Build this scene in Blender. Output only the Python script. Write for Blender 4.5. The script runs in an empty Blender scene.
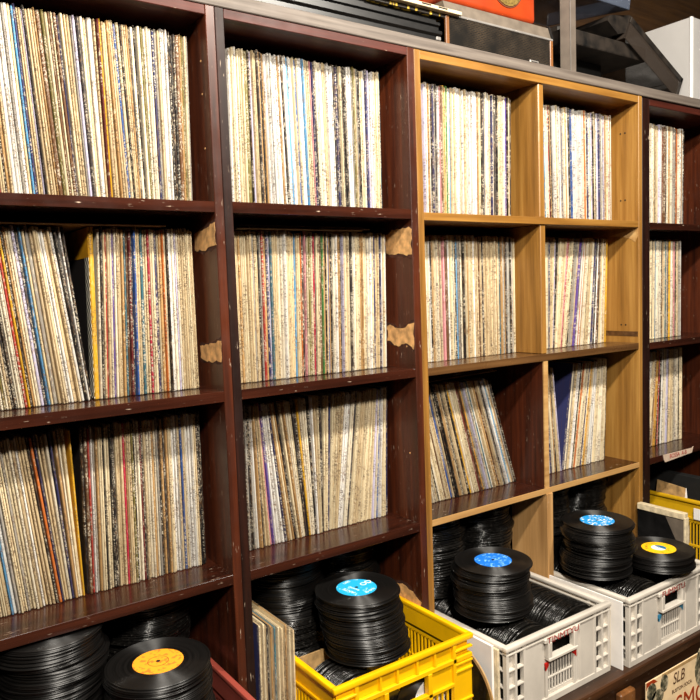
import bpy, bmesh, math, random
from mathutils import Vector, Matrix, Euler
random.seed(7)
C = bpy.context.scene.collection
UP = 1.37                       # the numbers below put z=0 at the middle shelf; everything is lifted so the floor is z=0
PI = math.pi

# ------------------------------------------------------------------ helpers
def lin(h):
    def f(c):
        c /= 255.0
        return c/12.92 if c <= .04045 else ((c+.055)/1.055)**2.4
    return (f(h[0]), f(h[1]), f(h[2]), 1.0)

class MB:
    """collects shapes into one mesh (absolute coordinates)"""
    def __init__(self): self.bm = bmesh.new()
    def box(self, x0, x1, y0, y1, z0, z1, bev=0.0, seg=1, mat=None):
        vs = [self.bm.verts.new((x, y, z)) for x in (x0, x1) for y in (y0, y1) for z in (z0, z1)]
        fs = [(0,1,3,2),(4,6,7,5),(0,4,5,1),(2,3,7,6),(0,2,6,4),(1,5,7,3)]
        faces = [self.bm.faces.new([vs[i] for i in f]) for f in fs]
        if bev > 0:
            es = list({e for f in faces for e in f.edges})
            r = bmesh.ops.bevel(self.bm, geom=es, offset=bev, segments=seg, affect='EDGES', profile=.5)
            vs = list({v for f in r['faces'] for v in f.verts} | {v for v in vs if v.is_valid})
        if mat is not None:
            for v in vs: v.co = mat @ v.co
        return self
    def prism(self, pts, axis, a0, a1, bev=0.0, mat=None):
        def P(p, a):
            if axis == 'x': return (a, p[0], p[1])
            if axis == 'y': return (p[0], a, p[1])
            return (p[0], p[1], a)
        A = [self.bm.verts.new(P(p, a0)) for p in pts]; B = [self.bm.verts.new(P(p, a1)) for p in pts]
        n = len(pts); fs = [self.bm.faces.new(A), self.bm.faces.new(B[::-1])]
        for i in range(n): fs.append(self.bm.faces.new((A[i], B[i], B[(i+1) % n], A[(i+1) % n])))
        if bev > 0:
            bmesh.ops.bevel(self.bm, geom=list({e for f in fs for e in f.edges}), offset=bev, segments=2, affect='EDGES', profile=.5)
        elif mat is not None:
            for v in A+B: v.co = mat @ v.co
        return self
    def lathe(self, prof, cx, cy, cz, seg=40, mat=None, closed=False):
        rings = []
        for r, z in prof:
            if r < 1e-6: rings.append([self.bm.verts.new((cx, cy, cz+z))])
            else: rings.append([self.bm.verts.new((cx+r*math.cos(2*PI*k/seg), cy+r*math.sin(2*PI*k/seg), cz+z)) for k in range(seg)])
        vs = [v for r in rings for v in r]
        pairs = list(zip(rings, rings[1:])) + ([(rings[-1], rings[0])] if closed else [])
        for a, b in pairs:
            for k in range(seg):
                k2 = (k+1) % seg
                if len(a) == 1 and len(b) == 1: continue
                if len(a) == 1: self.bm.faces.new((a[0], b[k], b[k2]))
                elif len(b) == 1: self.bm.faces.new((a[k], b[0], a[k2]))
                else: self.bm.faces.new((a[k], b[k], b[k2], a[k2]))
        if mat is not None:
            for v in vs: v.co = mat @ v.co
        return self
    def build(self, name, mat, parent=None, smooth=False, loc=None):
        bmesh.ops.recalc_face_normals(self.bm, faces=self.bm.faces)
        o0 = Vector(parent['_o']) if parent is not None else Vector((0, 0, 0))
        if parent is None and loc is not None: o0 = Vector(loc)
        for v in self.bm.verts: v.co -= o0
        me = bpy.data.meshes.new(name); self.bm.to_mesh(me); self.bm.free()
        me.materials.append(mat)
        if smooth:
            for p in me.polygons: p.use_smooth = True
            if hasattr(me, 'set_sharp_from_angle'): me.set_sharp_from_angle(angle=math.radians(35))
        o = bpy.data.objects.new(name, me); C.objects.link(o)
        if parent is not None:
            o.parent = parent; o['_o'] = tuple(o0)
            if parent.type == 'MESH': pass
        else:
            o.location = o0; o['_o'] = tuple(o0)
        return o

def tag(o, label=None, cat=None, group=None, kind=None):
    if label: o['label'] = label
    if cat: o['category'] = cat
    if group: o['group'] = group
    if kind: o['kind'] = kind
    return o

def thing(name, label, cat, loc, group=None):
    o = bpy.data.objects.new(name, None); C.objects.link(o); o.empty_display_size = .05
    o.location = loc; o['_o'] = tuple(loc)
    return tag(o, label, cat, group)

def text_mesh(name, txt, size, mat, parent, M, extrude=.0003, shear=0.0):
    cu = bpy.data.curves.new(name, 'FONT'); cu.body = txt; cu.size = size; cu.extrude = extrude; cu.shear = shear
    cu.align_x = 'CENTER'; cu.align_y = 'CENTER'
    t = bpy.data.objects.new(name+'_tmp', cu); C.objects.link(t)
    bpy.context.view_layer.update()
    me = bpy.data.meshes.new_from_object(t.evaluated_get(bpy.context.evaluated_depsgraph_get()))
    bpy.data.objects.remove(t); bpy.data.curves.remove(cu)
    me.materials.clear(); me.materials.append(mat)
    me.transform(M)
    o0 = Vector(parent['_o'])
    me.transform(Matrix.Translation(-o0))
    o = bpy.data.objects.new(name, me); C.objects.link(o); o.parent = parent; o['_o'] = tuple(o0)
    return o

# ------------------------------------------------------------------ materials
class NT:
    def __init__(self, name):
        self.m = bpy.data.materials.new(name); self.m.use_nodes = True
        self.t = self.m.node_tree; self.b = self.t.nodes['Principled BSDF']
    def n(self, typ, **kw):
        nd = self.t.nodes.new(typ)
        for k, v in kw.items():
            if k in nd.inputs.keys() if isinstance(k, str) else False: nd.inputs[k].default_value = v
            else: setattr(nd, k, v)
        return nd
    def l(self, a, b): self.t.links.new(a, b)
    def noise(self, vec, scale, detail=2.0, rough=.5):
        nd = self.t.nodes.new('ShaderNodeTexNoise'); nd.inputs['Scale'].default_value = scale
        nd.inputs['Detail'].default_value = detail; nd.inputs['Roughness'].default_value = rough
        if vec is not None: self.l(vec, nd.inputs['Vector'])
        return nd.outputs['Fac']
    def mapping(self, vec, scale=(1,1,1), loc=(0,0,0)):
        nd = self.t.nodes.new('ShaderNodeMapping'); nd.inputs['Scale'].default_value = scale; nd.inputs['Location'].default_value = loc
        self.l(vec, nd.inputs['Vector']); return nd.outputs['Vector']
    def obj(self): return self.t.nodes.new('ShaderNodeTexCoord').outputs['Object']
    def ramp(self, fac, stops, interp='LINEAR'):
        nd = self.t.nodes.new('ShaderNodeValToRGB'); nd.color_ramp.interpolation = interp
        el = nd.color_ramp.elements
        while len(el) < len(stops): el.new(.5)
        for e, (p, c) in zip(el, stops): e.position = p; e.color = c if len(c) == 4 else (*c, 1)
        self.l(fac, nd.inputs['Fac']); return nd.outputs['Color']
    def math(self, op, a, b=None, clamp=False):
        nd = self.t.nodes.new('ShaderNodeMath'); nd.operation = op; nd.use_clamp = clamp
        for i, x in enumerate((a, b)):
            if x is None: continue
            if isinstance(x, (int, float)): nd.inputs[i].default_value = x
            else: self.l(x, nd.inputs[i])
        return nd.outputs[0]
    def mix(self, fac, a, b, blend='MIX'):
        nd = self.t.nodes.new('ShaderNodeMix'); nd.data_type = 'RGBA'; nd.blend_type = blend
        for s, x in (('Factor', fac), ('A', a), ('B', b)):
            i = [k for k in nd.inputs if k.name == s and (k.type == 'RGBA' or s == 'Factor')][0]
            if isinstance(x, (int, float)): i.default_value = x
            elif isinstance(x, tuple): i.default_value = x
            else: self.l(x, i)
        return [k for k in nd.outputs if k.type == 'RGBA'][0]
    def step(self, x, lo, hi):
        nd = self.t.nodes.new('ShaderNodeMapRange'); nd.inputs['From Min'].default_value = lo; nd.inputs['From Max'].default_value = hi
        self.l(x, nd.inputs['Value']); return nd.outputs['Result']
    def bump(self, h, strength, dist=.001):
        nd = self.t.nodes.new('ShaderNodeBump'); nd.inputs['Strength'].default_value = strength; nd.inputs['Distance'].default_value = dist
        self.l(h, nd.inputs['Height']); self.l(nd.outputs[0], self.b.inputs['Normal'])

def plain(name, rgb, rough=.5, var=.12, scale=40, spec=.5, metal=0.0, bump=0.0):
    k = NT(name); v = k.obj(); f = k.noise(v, scale, 4)
    c = lin(rgb); d = tuple(max(0, x*(1-var*2.2)) for x in c[:3])+(1,)
    k.l(k.ramp(f, [(.3, d), (.65, c)]), k.b.inputs['Base Color'])
    k.b.inputs['Roughness'].default_value = rough; k.b.inputs['Metallic'].default_value = metal
    k.b.inputs['Specular IOR Level'].default_value = spec
    if bump: k.bump(f, bump)
    return k.m

def wood(name, dark, mid, light, axis='z', rough=.35, fleck=.0, grain=1.0, fleckcol=(225,200,175), coat=0.0, spec=.5):
    k = NT(name); o = k.obj(); s = {'x': (3, 70, 70), 'y': (70, 3, 70), 'z': (70, 70, 3)}[axis]
    v = k.mapping(o, tuple(q*grain for q in s))
    g = k.noise(v, 1.0, 6, .6)
    b = k.noise(k.mapping(o, tuple(q*.12*grain for q in s)), 1.0, 3)
    g2 = k.math('ADD', k.math('MULTIPLY', g, .65), k.math('MULTIPLY', b, .35))
    col = k.ramp(g2, [(.34, lin(dark)), (.5, lin(mid)), (.66, lin(light))])
    if fleck > 0:
        f1 = k.noise(k.mapping(o, tuple(44 if q < 10 else 300 for q in s)), 1.0, 3)
        f2 = k.noise(o, 22, 2)
        m = k.math('MULTIPLY', k.step(f1, .66, .74), k.step(f2, .50, .62), True)
        col = k.mix(k.math('MULTIPLY', m, .6), col, lin(fleckcol))
    k.l(col, k.b.inputs['Base Color'])
    r = k.noise(o, 30, 3)
    k.l(k.math('ADD', k.math('MULTIPLY', r, .25), rough-.12), k.b.inputs['Roughness'])
    k.b.inputs['Coat Weight'].default_value = coat; k.b.inputs['Coat Roughness'].default_value = .12
    k.b.inputs['Specular IOR Level'].default_value = spec
    k.bump(g, .12, .0006)
    return k.m

M = {}
M['mahogany'] = wood('mahogany_upright', (15,7,5), (31,14,9), (48,22,14), 'z', .46, .06, coat=.0, spec=.3)
M['mahogany_x'] = wood('mahogany_shelf', (24,10,6), (46,20,12), (62,29,18), 'x', .20, .05, coat=.14)
M['mahogany_rail'] = wood('mahogany_rail', (38,15,10), (66,28,20), (86,38,27), 'x', .46, .12, coat=0, spec=.3)
M['mahogany_in'] = wood('mahogany_side', (34,13,6), (66,28,13), (92,42,20), 'z', .38, .05, coat=.06)
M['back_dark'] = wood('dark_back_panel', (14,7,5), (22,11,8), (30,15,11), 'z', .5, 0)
M['oak'] = wood('oak_veneer', (100,66,24), (144,101,44), (172,128,64), 'z', .4, 0, grain=.8, coat=.08)
M['oak_x'] = wood('oak_veneer_rail', (94,60,20), (134,92,38), (162,118,56), 'x', .4, 0, grain=.8, coat=.08)
M['oak_dark'] = wood('walnut_shelf', (58,36,18), (84,56,30), (108,76,44), 'x', .3, 0, grain=.8, coat=.3)
M['raw'] = wood('raw_wood', (150,108,56), (180,138,82), (200,164,108), 'x', .7, 0, grain=.7)
M['chip'] = wood('raw_chipboard', (146,106,58), (182,138,84), (204,162,108), 'z', .7, .2, grain=.8)
M['plank'] = wood('grey_plank', (66,57,50), (98,88,80), (122,112,102), 'x', .6, 0, grain=1.3)
M['cab'] = wood('cabinet_brown', (28,15,7), (54,31,15), (78,46,22), 'x', .42, .3, grain=.7)
M['cab_z'] = wood('cabinet_stile', (78,46,22), (120,76,38), (150,98,52), 'z', .42, .3, grain=.7)
M['tear'] = plain('bare_wood', (232,178,114), .8, .25, 60, bump=.4)
M['tear_rim'] = plain('torn_veneer_rim', (74,34,16), .8, .3, 80)
M['wall'] = wood('brown_wall', (46,29,12), (62,40,18), (78,52,26), 'x', .6, 0)
M['ceil'] = wood('ceiling_boards', (44,30,20), (62,44,30), (78,56,38), 'x', .6)
M['floor'] = wood('floor_boards', (60,44,30), (88,66,46), (110,84,60), 'y', .5, 0)
M['wall_room'] = plain('room_wall_paint', (70,58,48), .85)

M['gold_card'] = plain('yellow_cover', (226,160,20), .5, .15, 40)
def chequer_mat():
    k = NT('chequer_print'); ch = k.t.nodes.new('ShaderNodeTexChecker'); ch.inputs['Scale'].default_value = 150
    ch.inputs['Color1'].default_value = lin((240,234,214)); ch.inputs['Color2'].default_value = lin((26,24,24))
    k.l(k.mapping(k.obj(), (1, 1, 1), (.013, .0011, .0011)), ch.inputs['Vector']); k.l(ch.outputs['Color'], k.b.inputs['Base Color']); return k.m
M['chequer'] = chequer_mat()
def spine_mat():
    k = NT('record_sleeve_card')
    at = k.t.nodes.new('ShaderNodeAttribute'); at.attribute_name = 'sleeve'
    col = at.outputs['Color']; seed = at.outputs['Alpha']
    uv = k.t.nodes.new('ShaderNodeUVMap'); uv.uv_map = 'UVMap'
    sep = k.t.nodes.new('ShaderNodeSeparateXYZ'); k.l(uv.outputs['UV'], sep.inputs[0])
    cmb = k.t.nodes.new('ShaderNodeCombineXYZ')
    k.l(sep.outputs[0], cmb.inputs[0]); k.l(sep.outputs[1], cmb.inputs[1]); k.l(k.math('MULTIPLY', seed, 61.7), cmb.inputs[2])
    v = cmb.outputs[0]; spine = k.step(sep.outputs[0], .0060, .0040)
    glyph = k.noise(k.mapping(v, (420, 420, 1)), 1.0, 1.0)
    band = k.noise(k.mapping(v, (2, 11, 1), (3, 7, 11)), 1.0, 1.0)
    ink = k.math('MULTIPLY', k.step(glyph, .50, .60), k.step(band, .49, .56), True)
    bw = k.t.nodes.new('ShaderNodeRGBToBW'); k.l(col, bw.inputs[0])
    inkcol = k.mix(k.step(bw.outputs[0], .12, .2), lin((206,196,176)), lin((70,52,44)))
    c1 = k.mix(k.math('MULTIPLY', ink, k.math('MULTIPLY', spine, .72)), col, inkcol)
    st = k.noise(k.mapping(v, (1100, 5, 1), (2, 8, 3)), 1.0, 2)                    # fine lines along the spine
    c1 = k.mix(k.math('MULTIPLY', k.step(st, .52, .68), .5), c1, k.mix(.75, c1, lin((84,58,38))))
    w1 = k.noise(k.mapping(v, (600, 120, 1), (9, 3, 5)), 1.0, 3, .65)              # worn card showing along the spine
    w2 = k.noise(k.mapping(v, (3, 9, 1), (1, 5, 2)), 1.0, 2)
    wear = k.math('MULTIPLY', k.step(w1, .56, .63), k.step(w2, .40, .60), True)
    c2 = k.mix(k.math('MULTIPLY', wear, k.math('MULTIPLY', spine, .6)), c1, lin((232,216,184)))
    d1 = k.noise(k.mapping(v, (430, 90, 1), (19, 13, 4)), 1.0, 4, .7)              # brown scuffs
    d2 = k.noise(k.mapping(v, (3, 16, 1), (4, 2, 9)), 1.0, 1)
    dirt = k.math('MULTIPLY', k.step(d1, .52, .64), k.step(d2, .36, .56), True)
    c3 = k.mix(k.math('MULTIPLY', dirt, k.math('MULTIPLY', spine, .6)), c2, lin((128,92,58)))
    k.l(c3, k.b.inputs['Base Color'])
    k.b.inputs['Roughness'].default_value = .55
    k.b.inputs['Specular IOR Level'].default_value = .3
    k.bump(w1, .25, .0006)
    return k.m
M['sleeve'] = spine_mat()

def vinyl_mat():
    k = NT('vinyl'); o = k.obj()
    sep = k.t.nodes.new('ShaderNodeSeparateXYZ'); k.l(o, sep.inputs[0])
    r = k.math('SQRT', k.math('ADD', k.math('MULTIPLY', sep.outputs[0], sep.outputs[0]), k.math('MULTIPLY', sep.outputs[1], sep.outputs[1])))
    oi = k.t.nodes.new('ShaderNodeObjectInfo')
    cmb = k.t.nodes.new('ShaderNodeCombineXYZ'); k.l(r, cmb.inputs[0]); k.l(oi.outputs['Random'], cmb.inputs[1])
    g = k.noise(k.mapping(cmb.outputs[0], (900, 40, 1)), 1.0, 3)
    k.l(k.ramp(g, [(.35, (.003, .0028, .0025, 1)), (.7, (.009, .008, .0075, 1))]), k.b.inputs['Base Color'])
    dust = k.noise(o, 60, 4, .7)
    k.l(k.math('ADD', k.math('MULTIPLY', dust, .12), .40), k.b.inputs['Roughness'])
    k.b.inputs['Specular IOR Level'].default_value = .85
    k.b.inputs['Anisotropic'].default_value = .93; k.b.inputs['Anisotropic Rotation'].default_value = .25
    tg = k.t.nodes.new('ShaderNodeTangent'); tg.direction_type = 'RADIAL'; tg.axis = 'Z'
    k.l(tg.outputs[0], k.b.inputs['Tangent'])
    k.bump(g, .25, .0004)
    return k.m
M['vinyl'] = vinyl_mat()
def vinyl_edge():
    k = NT('vinyl_edges'); o = k.obj(); g = k.noise(o, 160, 4, .7)
    k.l(k.ramp(g, [(.35, (.003, .0028, .0025, 1)), (.6, (.010, .009, .008, 1)), (.74, (.06, .055, .05, 1))]), k.b.inputs['Base Color'])
    k.b.inputs['Roughness'].default_value = .22; k.b.inputs['Specular IOR Level'].default_value = .6
    return k.m
M['vinyl_edge'] = vinyl_edge()

def crate_mat(name, rgb, rough=.38):
    k = NT(name); o = k.obj(); f = k.noise(o, 9, 4, .6); g = k.noise(o, 300, 2)
    c = lin(rgb); d = tuple(x*.8 for x in c[:3])+(1,)
    col = k.ramp(f, [(.3, d), (.6, c)])
    s = k.step(k.noise(o, 90, 5, .7), .64, .74)
    col = k.mix(k.math('MULTIPLY', s, .35), col, lin((96,84,66)))
    k.l(col, k.b.inputs['Base Color']); k.b.inputs['Roughness'].default_value = rough
    k.bump(g, .08, .0004); return k.m
M['grey_plastic'] = crate_mat('grey_crate_plastic', (206,198,186))
M['yellow_plastic'] = crate_mat('yellow_crate_plastic', (240,184,4), .34)
M['maroon_plastic'] = crate_mat('maroon_crate_plastic', (150,68,56), .4)
M['yellow_dirty'] = crate_mat('yellow_plastic_dusty', (214,166,12), .5)
M['red_ink'] = plain('red_marker', (168,62,54), .6)
M['red_tab'] = plain('red_tab', (200,30,18), .5)
M['blue_tab'] = plain('blue_tab', (60,138,176), .5)
M['black'] = plain('black_plastic', (22,21,21), .36, .3, 50)
M['black_matte'] = plain('black_matte', (14,13,12), .7, .3, 50)
M['dusty_black'] = plain('dusty_black_plastic', (44,37,31), .55, .45, 30)
M['white_card'] = plain('white_card', (240,236,232), .6, .05, 20)
M['cream_card'] = plain('cream_card', (226,208,172), .7, .2, 60)
M['tan_card'] = plain('tan_card', (196,158,104), .7, .25, 50)
M['orange'] = plain('orange_shell', (168,58,18), .42, .14, 14)
M['gold'] = plain('gold_mesh', (150,124,66), .4, .3, 200, metal=.3)
M['greige'] = plain('greige_panel', (108,97,85), .55, .14, 35)
M['alu'] = plain('grey_aluminium', (116,105,95), .5, .12, 26, metal=.1)
M['silver'] = plain('silver_strip', (150,145,140), .35, .1, 40, metal=.3)
M['white_paint'] = plain('white_laminate', (182,179,176), .5, .06, 6)
M['tape'] = plain('masking_tape', (214,190,168), .7, .12, 60)
M['paper'] = plain('old_paper', (248,218,172), .7, .1, 25)

def grille_mat():
    k = NT('woven_grille'); o = k.obj()
    br = k.t.nodes.new('ShaderNodeTexBrick'); br.inputs['Scale'].default_value = 1.0
    br.inputs['Brick Width'].default_value = .011; br.inputs['Row Height'].default_value = .0042; br.inputs['Mortar Size'].default_value = .0007
    sw = k.t.nodes.new('ShaderNodeSeparateXYZ'); k.l(o, sw.inputs[0])
    cb = k.t.nodes.new('ShaderNodeCombineXYZ'); k.l(sw.outputs[0], cb.inputs[0]); k.l(sw.outputs[2], cb.inputs[1])
    k.l(cb.outputs[0], br.inputs['Vector'])
    br.inputs['Color1'].default_value = (.006, .006, .006, 1); br.inputs['Color2'].default_value = (.02, .018, .016, 1)
    br.inputs['Mortar'].default_value = lin((64, 52, 38))
    n = k.noise(o, 20, 2); fade = k.step(n, .30, .75)
    k.l(k.mix(fade, (.008, .007, .006, 1), br.outputs['Color']), k.b.inputs['Base Color'])
    k.b.inputs['Roughness'].default_value = .8; k.b.inputs['Specular IOR Level'].default_value = .08; return k.m
M['grille'] = grille_mat()

def glass_mat(name, rgb, alpha, rough=.12):
    k = NT(name); n = k.noise(k.obj(), 30, 4, .6)
    k.b.inputs['Base Color'].default_value = lin(rgb); k.b.inputs['Roughness'].default_value = rough
    k.l(k.math('ADD', k.math('MULTIPLY', n, .3), alpha-.15, True), k.b.inputs['Alpha'])
    return k.m
M['smoke'] = glass_mat('smoked_acrylic', (62,54,48), .66)
M['clear'] = glass_mat('clear_blue_acrylic', (84,92,108), .6)

def label_mat(name, base, ink, amount, ring=None, scale=300):
    k = NT(name); o = k.obj()
    n = k.noise(k.mapping(o, (scale, scale, 1)), 1.0, 2)
    b = k.noise(k.mapping(o, (60, 60, 1), (3, 1, 0)), 1.0, 1)
    m = k.math('MULTIPLY', k.step(n, .52, .56), k.step(b, .62-amount*.3, .68-amount*.3), True)
    k.l(k.mix(m, lin(base), lin(ink)), k.b.inputs['Base Color']); k.b.inputs['Roughness'].default_value = .55
    return k.m

# ------------------------------------------------------------------ the room
def struct(name, mb, mat):
    o = mb.build(name, mat); o['kind'] = 'structure'; return o
struct('floor', MB().box(-3.2, 4.6, -3.4, .62, -1.45, -1.37), M['floor'])
struct('ceiling', MB().box(-3.2, 4.6, -3.4, .62, 1.45, 1.53), M['ceil'])
struct('wall_back', MB().box(-3.2, 4.6, .52, .62, -1.37, 1.45), M['wall'])
struct('wall_left', MB().box(-3.2, -3.1, -3.4, .52, -1.37, 1.45), M['wall_room'])
struct('wall_right', MB().box(4.5, 4.6, -3.4, .52, -1.37, 1.45), M['wall_room'])
struct('wall_front', MB().box(-3.1, 4.5, -3.4, -3.3, -1.37, 1.45), M['wall_room'])

# ------------------------------------------------------------------ bookcases
BASE = -.775
DEPTH = .436
def tear(parent, x, pts, rim=True):
    """torn veneer on the inner face of a right-hand upright (pts in y,z)"""
    rnd = random.Random(int(abs(pts[0][1])*1e4))
    def jag(p, amp):
        out = []
        for i in range(len(p)):
            a, b = Vector(p[i]), Vector(p[(i+1) % len(p)])
            for t in (0, .2, .4, .6, .8):
                q = a.lerp(b, t)
                out.append((max(.001, q.x+rnd.uniform(-amp, amp)), q.y+rnd.uniform(-amp, amp)))
        return out
    cy = sum(p[0] for p in pts)/len(pts); cz = sum(p[1] for p in pts)/len(pts)
    big = [(cy+(p[0]-cy)*1.07, cz+(p[1]-cz)*1.22) for p in pts]
    tag(MB().prism(jag(big, .003), 'x', x-.0003, x+.0005).build('torn_veneer_edge', M['tear_rim'], parent))
    o = MB().prism(jag(pts, .003), 'x', x-.0008, x+.0005).build('bare_wood_patch', M['tear'], parent)
    o['label'] = 'bare pale wood where the dark veneer tore off'

def bookcase(name, label, x0, xl, xr, x1, ztop, zrail, shelves, mats, back=True):
    side, inner, shelf, rail = mats
    t = thing(name, label, 'bookcase', ((x0+x1)/2, DEPTH/2, BASE))
    MB().box(x0, xl, 0, DEPTH, BASE, ztop, .0012).build('side_panel', side, t)
    MB().box(xr, x1, 0, DEPTH, BASE, ztop, .0012).build('side_panel', inner, t)
    MB().box(xl, xr, .001, DEPTH, zrail, ztop-.0005, .001).build('top_panel', rail, t)
    MB().box(xl, xr, DEPTH-.008, DEPTH, BASE, zrail).build('back_panel', M['back_dark'], t)
    for i, (za, zb) in enumerate(shelves):
        MB().box(xl, xr, .001, DEPTH-.008, zb, za, .0006).build('shelf', shelf, t)
    return t
dk = (M['mahogany'], M['mahogany_in'], M['mahogany_x'], M['mahogany_rail'])
A = bookcase('bookcase', 'dark mahogany record bookcase at the far left, cut by the photo edge', -.474, -.4555, -.0186, -.0002, .7135, .6957,
             [(.358, .3382), (.0008, -.0198), (-.3602, -.3796)], dk)
B = bookcase('bookcase', 'dark mahogany record bookcase between the leftmost one and the pale oak one', .0002, .0186, .459, .4790, .7135, .6953,
             [(.3593, .3382), (0, -.0195), (-.3611, -.381)], dk)
D = bookcase('bookcase', 'dark mahogany record bookcase right of the oak one, cut by the photo edge', 1.3409, 1.3783, 1.815, 1.834, .7095, .6905,
             [(.3518, .3315), (-.0059, -.0267), (-.3603, -.3793)], dk)
for b_, xr in ((A, -.0186), (B, .459)):
    tear(b_, xr, [(.004, .318), (.004, .258), (.05, .262), (.095, .266), (.1, .31), (.05, .322)] if b_ is B else [(.004, .32), (.004, .276), (.06, .27), (.1, .274), (.1, .305), (.05, .312)])
    tear(b_, xr, [(.004, .105), (.004, .045), (.03, .055), (.06, .05), (.1, .06), (.1, .098), (.05, .09)] if b_ is B else [(.004, .098), (.004, .058), (.06, .055), (.1, .058), (.1, .085), (.05, .09)])
tear(B, .459, [(.004, -.55), (.004, -.60), (.06, -.585), (.13, -.56), (.13, -.535), (.06, -.53)])

Cc = thing('bookcase', 'pale oak two-column record bookcase between two dark mahogany ones', 'bookcase', (.91, DEPTH/2, BASE))
oak = M['oak']
MB().box(.4793, .4964, 0, DEPTH, BASE, .7125, .0012).build('side_panel', oak, Cc)
MB().box(1.3238, 1.3407, 0, DEPTH, BASE, .7125, .0012).build('side_panel', oak, Cc)
MB().box(.4964, 1.3238, .001, DEPTH, .6930, .7120, .001).build('top_panel', M['oak_x'], Cc)
MB().box(.4964, 1.3238, DEPTH-.008, DEPTH, BASE, .6930).build('back_panel', M['back_dark'], Cc)
MB().box(.4964, 1.3238, .001, DEPTH-.008, .3361, .3543, .001).build('shelf', M['oak_x'], Cc)
MB().box(.4964, 1.3238, .001, DEPTH-.008, -.0208, -.0024, .001).build('shelf', M['oak_dark'], Cc)
sh = MB().box(.4964, 1.3238, .004, DEPTH-.008, -.3774, -.3633, .0005).build('shelf', M['mahogany_x'], Cc)
sh['label'] = 'glossy dark shelf with a raw pale front edge'
MB().box(.4964, 1.3238, .0005, .004, -.3774, -.3633).build('raw_edge', M['raw'], sh)
MB().box(.8975, .9172, .006, DEPTH-.008, .3543, .6930, .002).build('divider', oak, Cc)
MB().box(.8985, .9182, .006, DEPTH-.008, -.0024, .3361, .002).build('divider', oak, Cc)
dv = MB().box(.9000, .9165, .006, DEPTH-.008, -.3633, -.0208, .0005).build('divider', M['mahogany_in'], Cc)
dv['label'] = 'dark divider with a raw pale front edge'
MB().box(.9000, .9165, .0025, .006, -.3633, -.0208).build('raw_edge', M['raw'], dv)
pd = MB().box(.9010, .9238, -.003, .125, BASE, -.3774, .001).build('divider', M['chip'], Cc)
pd['label'] = 'short raw board propping the lowest shelf'
for z in (.615, .42, .05):
    for y in (.045, .06):
        MB().lathe([(0, -.0006), (.0025, -.0006), (.0025, .0006), (0, .0006)], 0, 0, 0, 10, Matrix.Translation((1.3238, y, z)) @ Matrix.Rotation(PI/2, 4, 'Y')).build('peg_hole', M['black_matte'], Cc)
for x_, t_, hs in ((-.0186, A, (.62, .56, .46)), (.459, B, (.05, -.2))):
    for z in hs:
        MB().lathe([(0, -.0006), (.002, -.0006), (.002, .0006), (0, .0006)], 0, 0, 0, 8, Matrix.Translation((x_, .03, z)) @ Matrix.Rotation(PI/2, 4, 'Y')).build('peg_hole', M['tear'], t_)
MB().box(1.3232, 1.3242, .004, .13, .016, .031).build('paint_loss', M['oak_dark'], Cc)
MB().prism([(.003, .312), (.003, .335), (.035, .330), (.10, .318), (.05, .312), (.03, .306), (.012, .295)], 'x', 1.3231, 1.3242).build('bare_wood_patch', M['raw'], Cc)
# tape on the right bookcase's lowest shelf
tp = MB().prism([(1.447, -.3605), (1.612, -.3632), (1.618, -.3590), (1.610, -.3780), (1.458, -.3850), (1.452, -.3760)], 'y', -.0012, .0005).build('tape_label', M['tape'], D)
text_mesh('tape_writing', 'BOSSA  A-B', .019, M['red_ink'], tp, Matrix.Translation((1.53, -.0015, -.371)) @ Matrix.Rotation(PI/2, 4, 'X'))

pl = MB().box(-1.3, 2.3, -.002, .46, .7136, .7400, .0015).build('shelf_plank', M['plank'], loc=(.5, .2, .7136))
tag(pl, 'long grey wooden plank lying across the tops of all the bookcases', 'plank')

# low cabinet carrying bookcases and crates
lc = thing('low_cabinet', 'low brown wooden cabinet under the crates and bookcases', 'cabinet', (.6, .08, -1.37))
MB().box(-1.3, 2.3, -.242, .45, -.800, -.7755, .003).build('cabinet_top', M['cab'], lc)
MB().box(-1.3, 2.3, -.232, .44, -1.29, -.800).build('body', M['cab'], lc)
MB().box(-1.28, 2.28, -.20, .42, -1.37, -1.29).build('plinth', M['black_matte'], lc)
for x in (-.60, .14, .895, 1.64):
    MB().box(x-.03, x+.03, -.250, -.232, -1.28, -.815, .004).build('stile', M['cab_z'], lc)

# ------------------------------------------------------------------ long-play records on the shelves
PAL = {'red':(180,52,46),'crimson':(186,34,66),'maroon':(104,32,36),'black':(30,28,30),'navy':(46,50,92),'blue':(46,88,156),'light blue':(88,158,206),
 'teal':(58,108,122),'green':(62,124,62),'olive':(122,112,58),'yellow':(234,178,40),'gold':(204,150,54),'orange':(216,116,48),'pink':(222,150,156),'purple':(96,72,150),
 'lavender':(196,190,214),'white':(238,234,226),'cream':(230,212,174),'ivory':(236,224,198),'tan':(186,146,94),'beige':(216,192,150),'brown':(104,70,44),'grey':(158,152,142),
 'charcoal':(58,54,54),'plastic':(178,176,166),'creamnavy':(226,212,184)}
FILL = ['cream']*24+['ivory']*16+['white']*9+['beige']*20+['tan']*12+['brown']*5+['black']*14+['charcoal']*8+['grey']*6+['navy']*2+['teal','light blue','olive','pink','gold','lavender']
ZT={'A1':.358,'A2':.0008,'A3':-.3602,'B1':.3593,'B2':0,'B3':-.3611,'C1':.3543,'R1':.3543,'C2':-.0024,'R2':-.0024,'C3':-.3633,'R3':-.3633,'D1':.3518,'D2':-.0059,'D3':-.3603}
DEP={'A1':.05,'A2':.08,'A3':.088,'B1':.072,'B2':.08,'B3':.096,'C1':.068,'R1':.07,'C2':.09,'R2':.088,'C3':.1,'R3':.09,'D1':.07,'D2':.065,'D3':.088}
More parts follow.
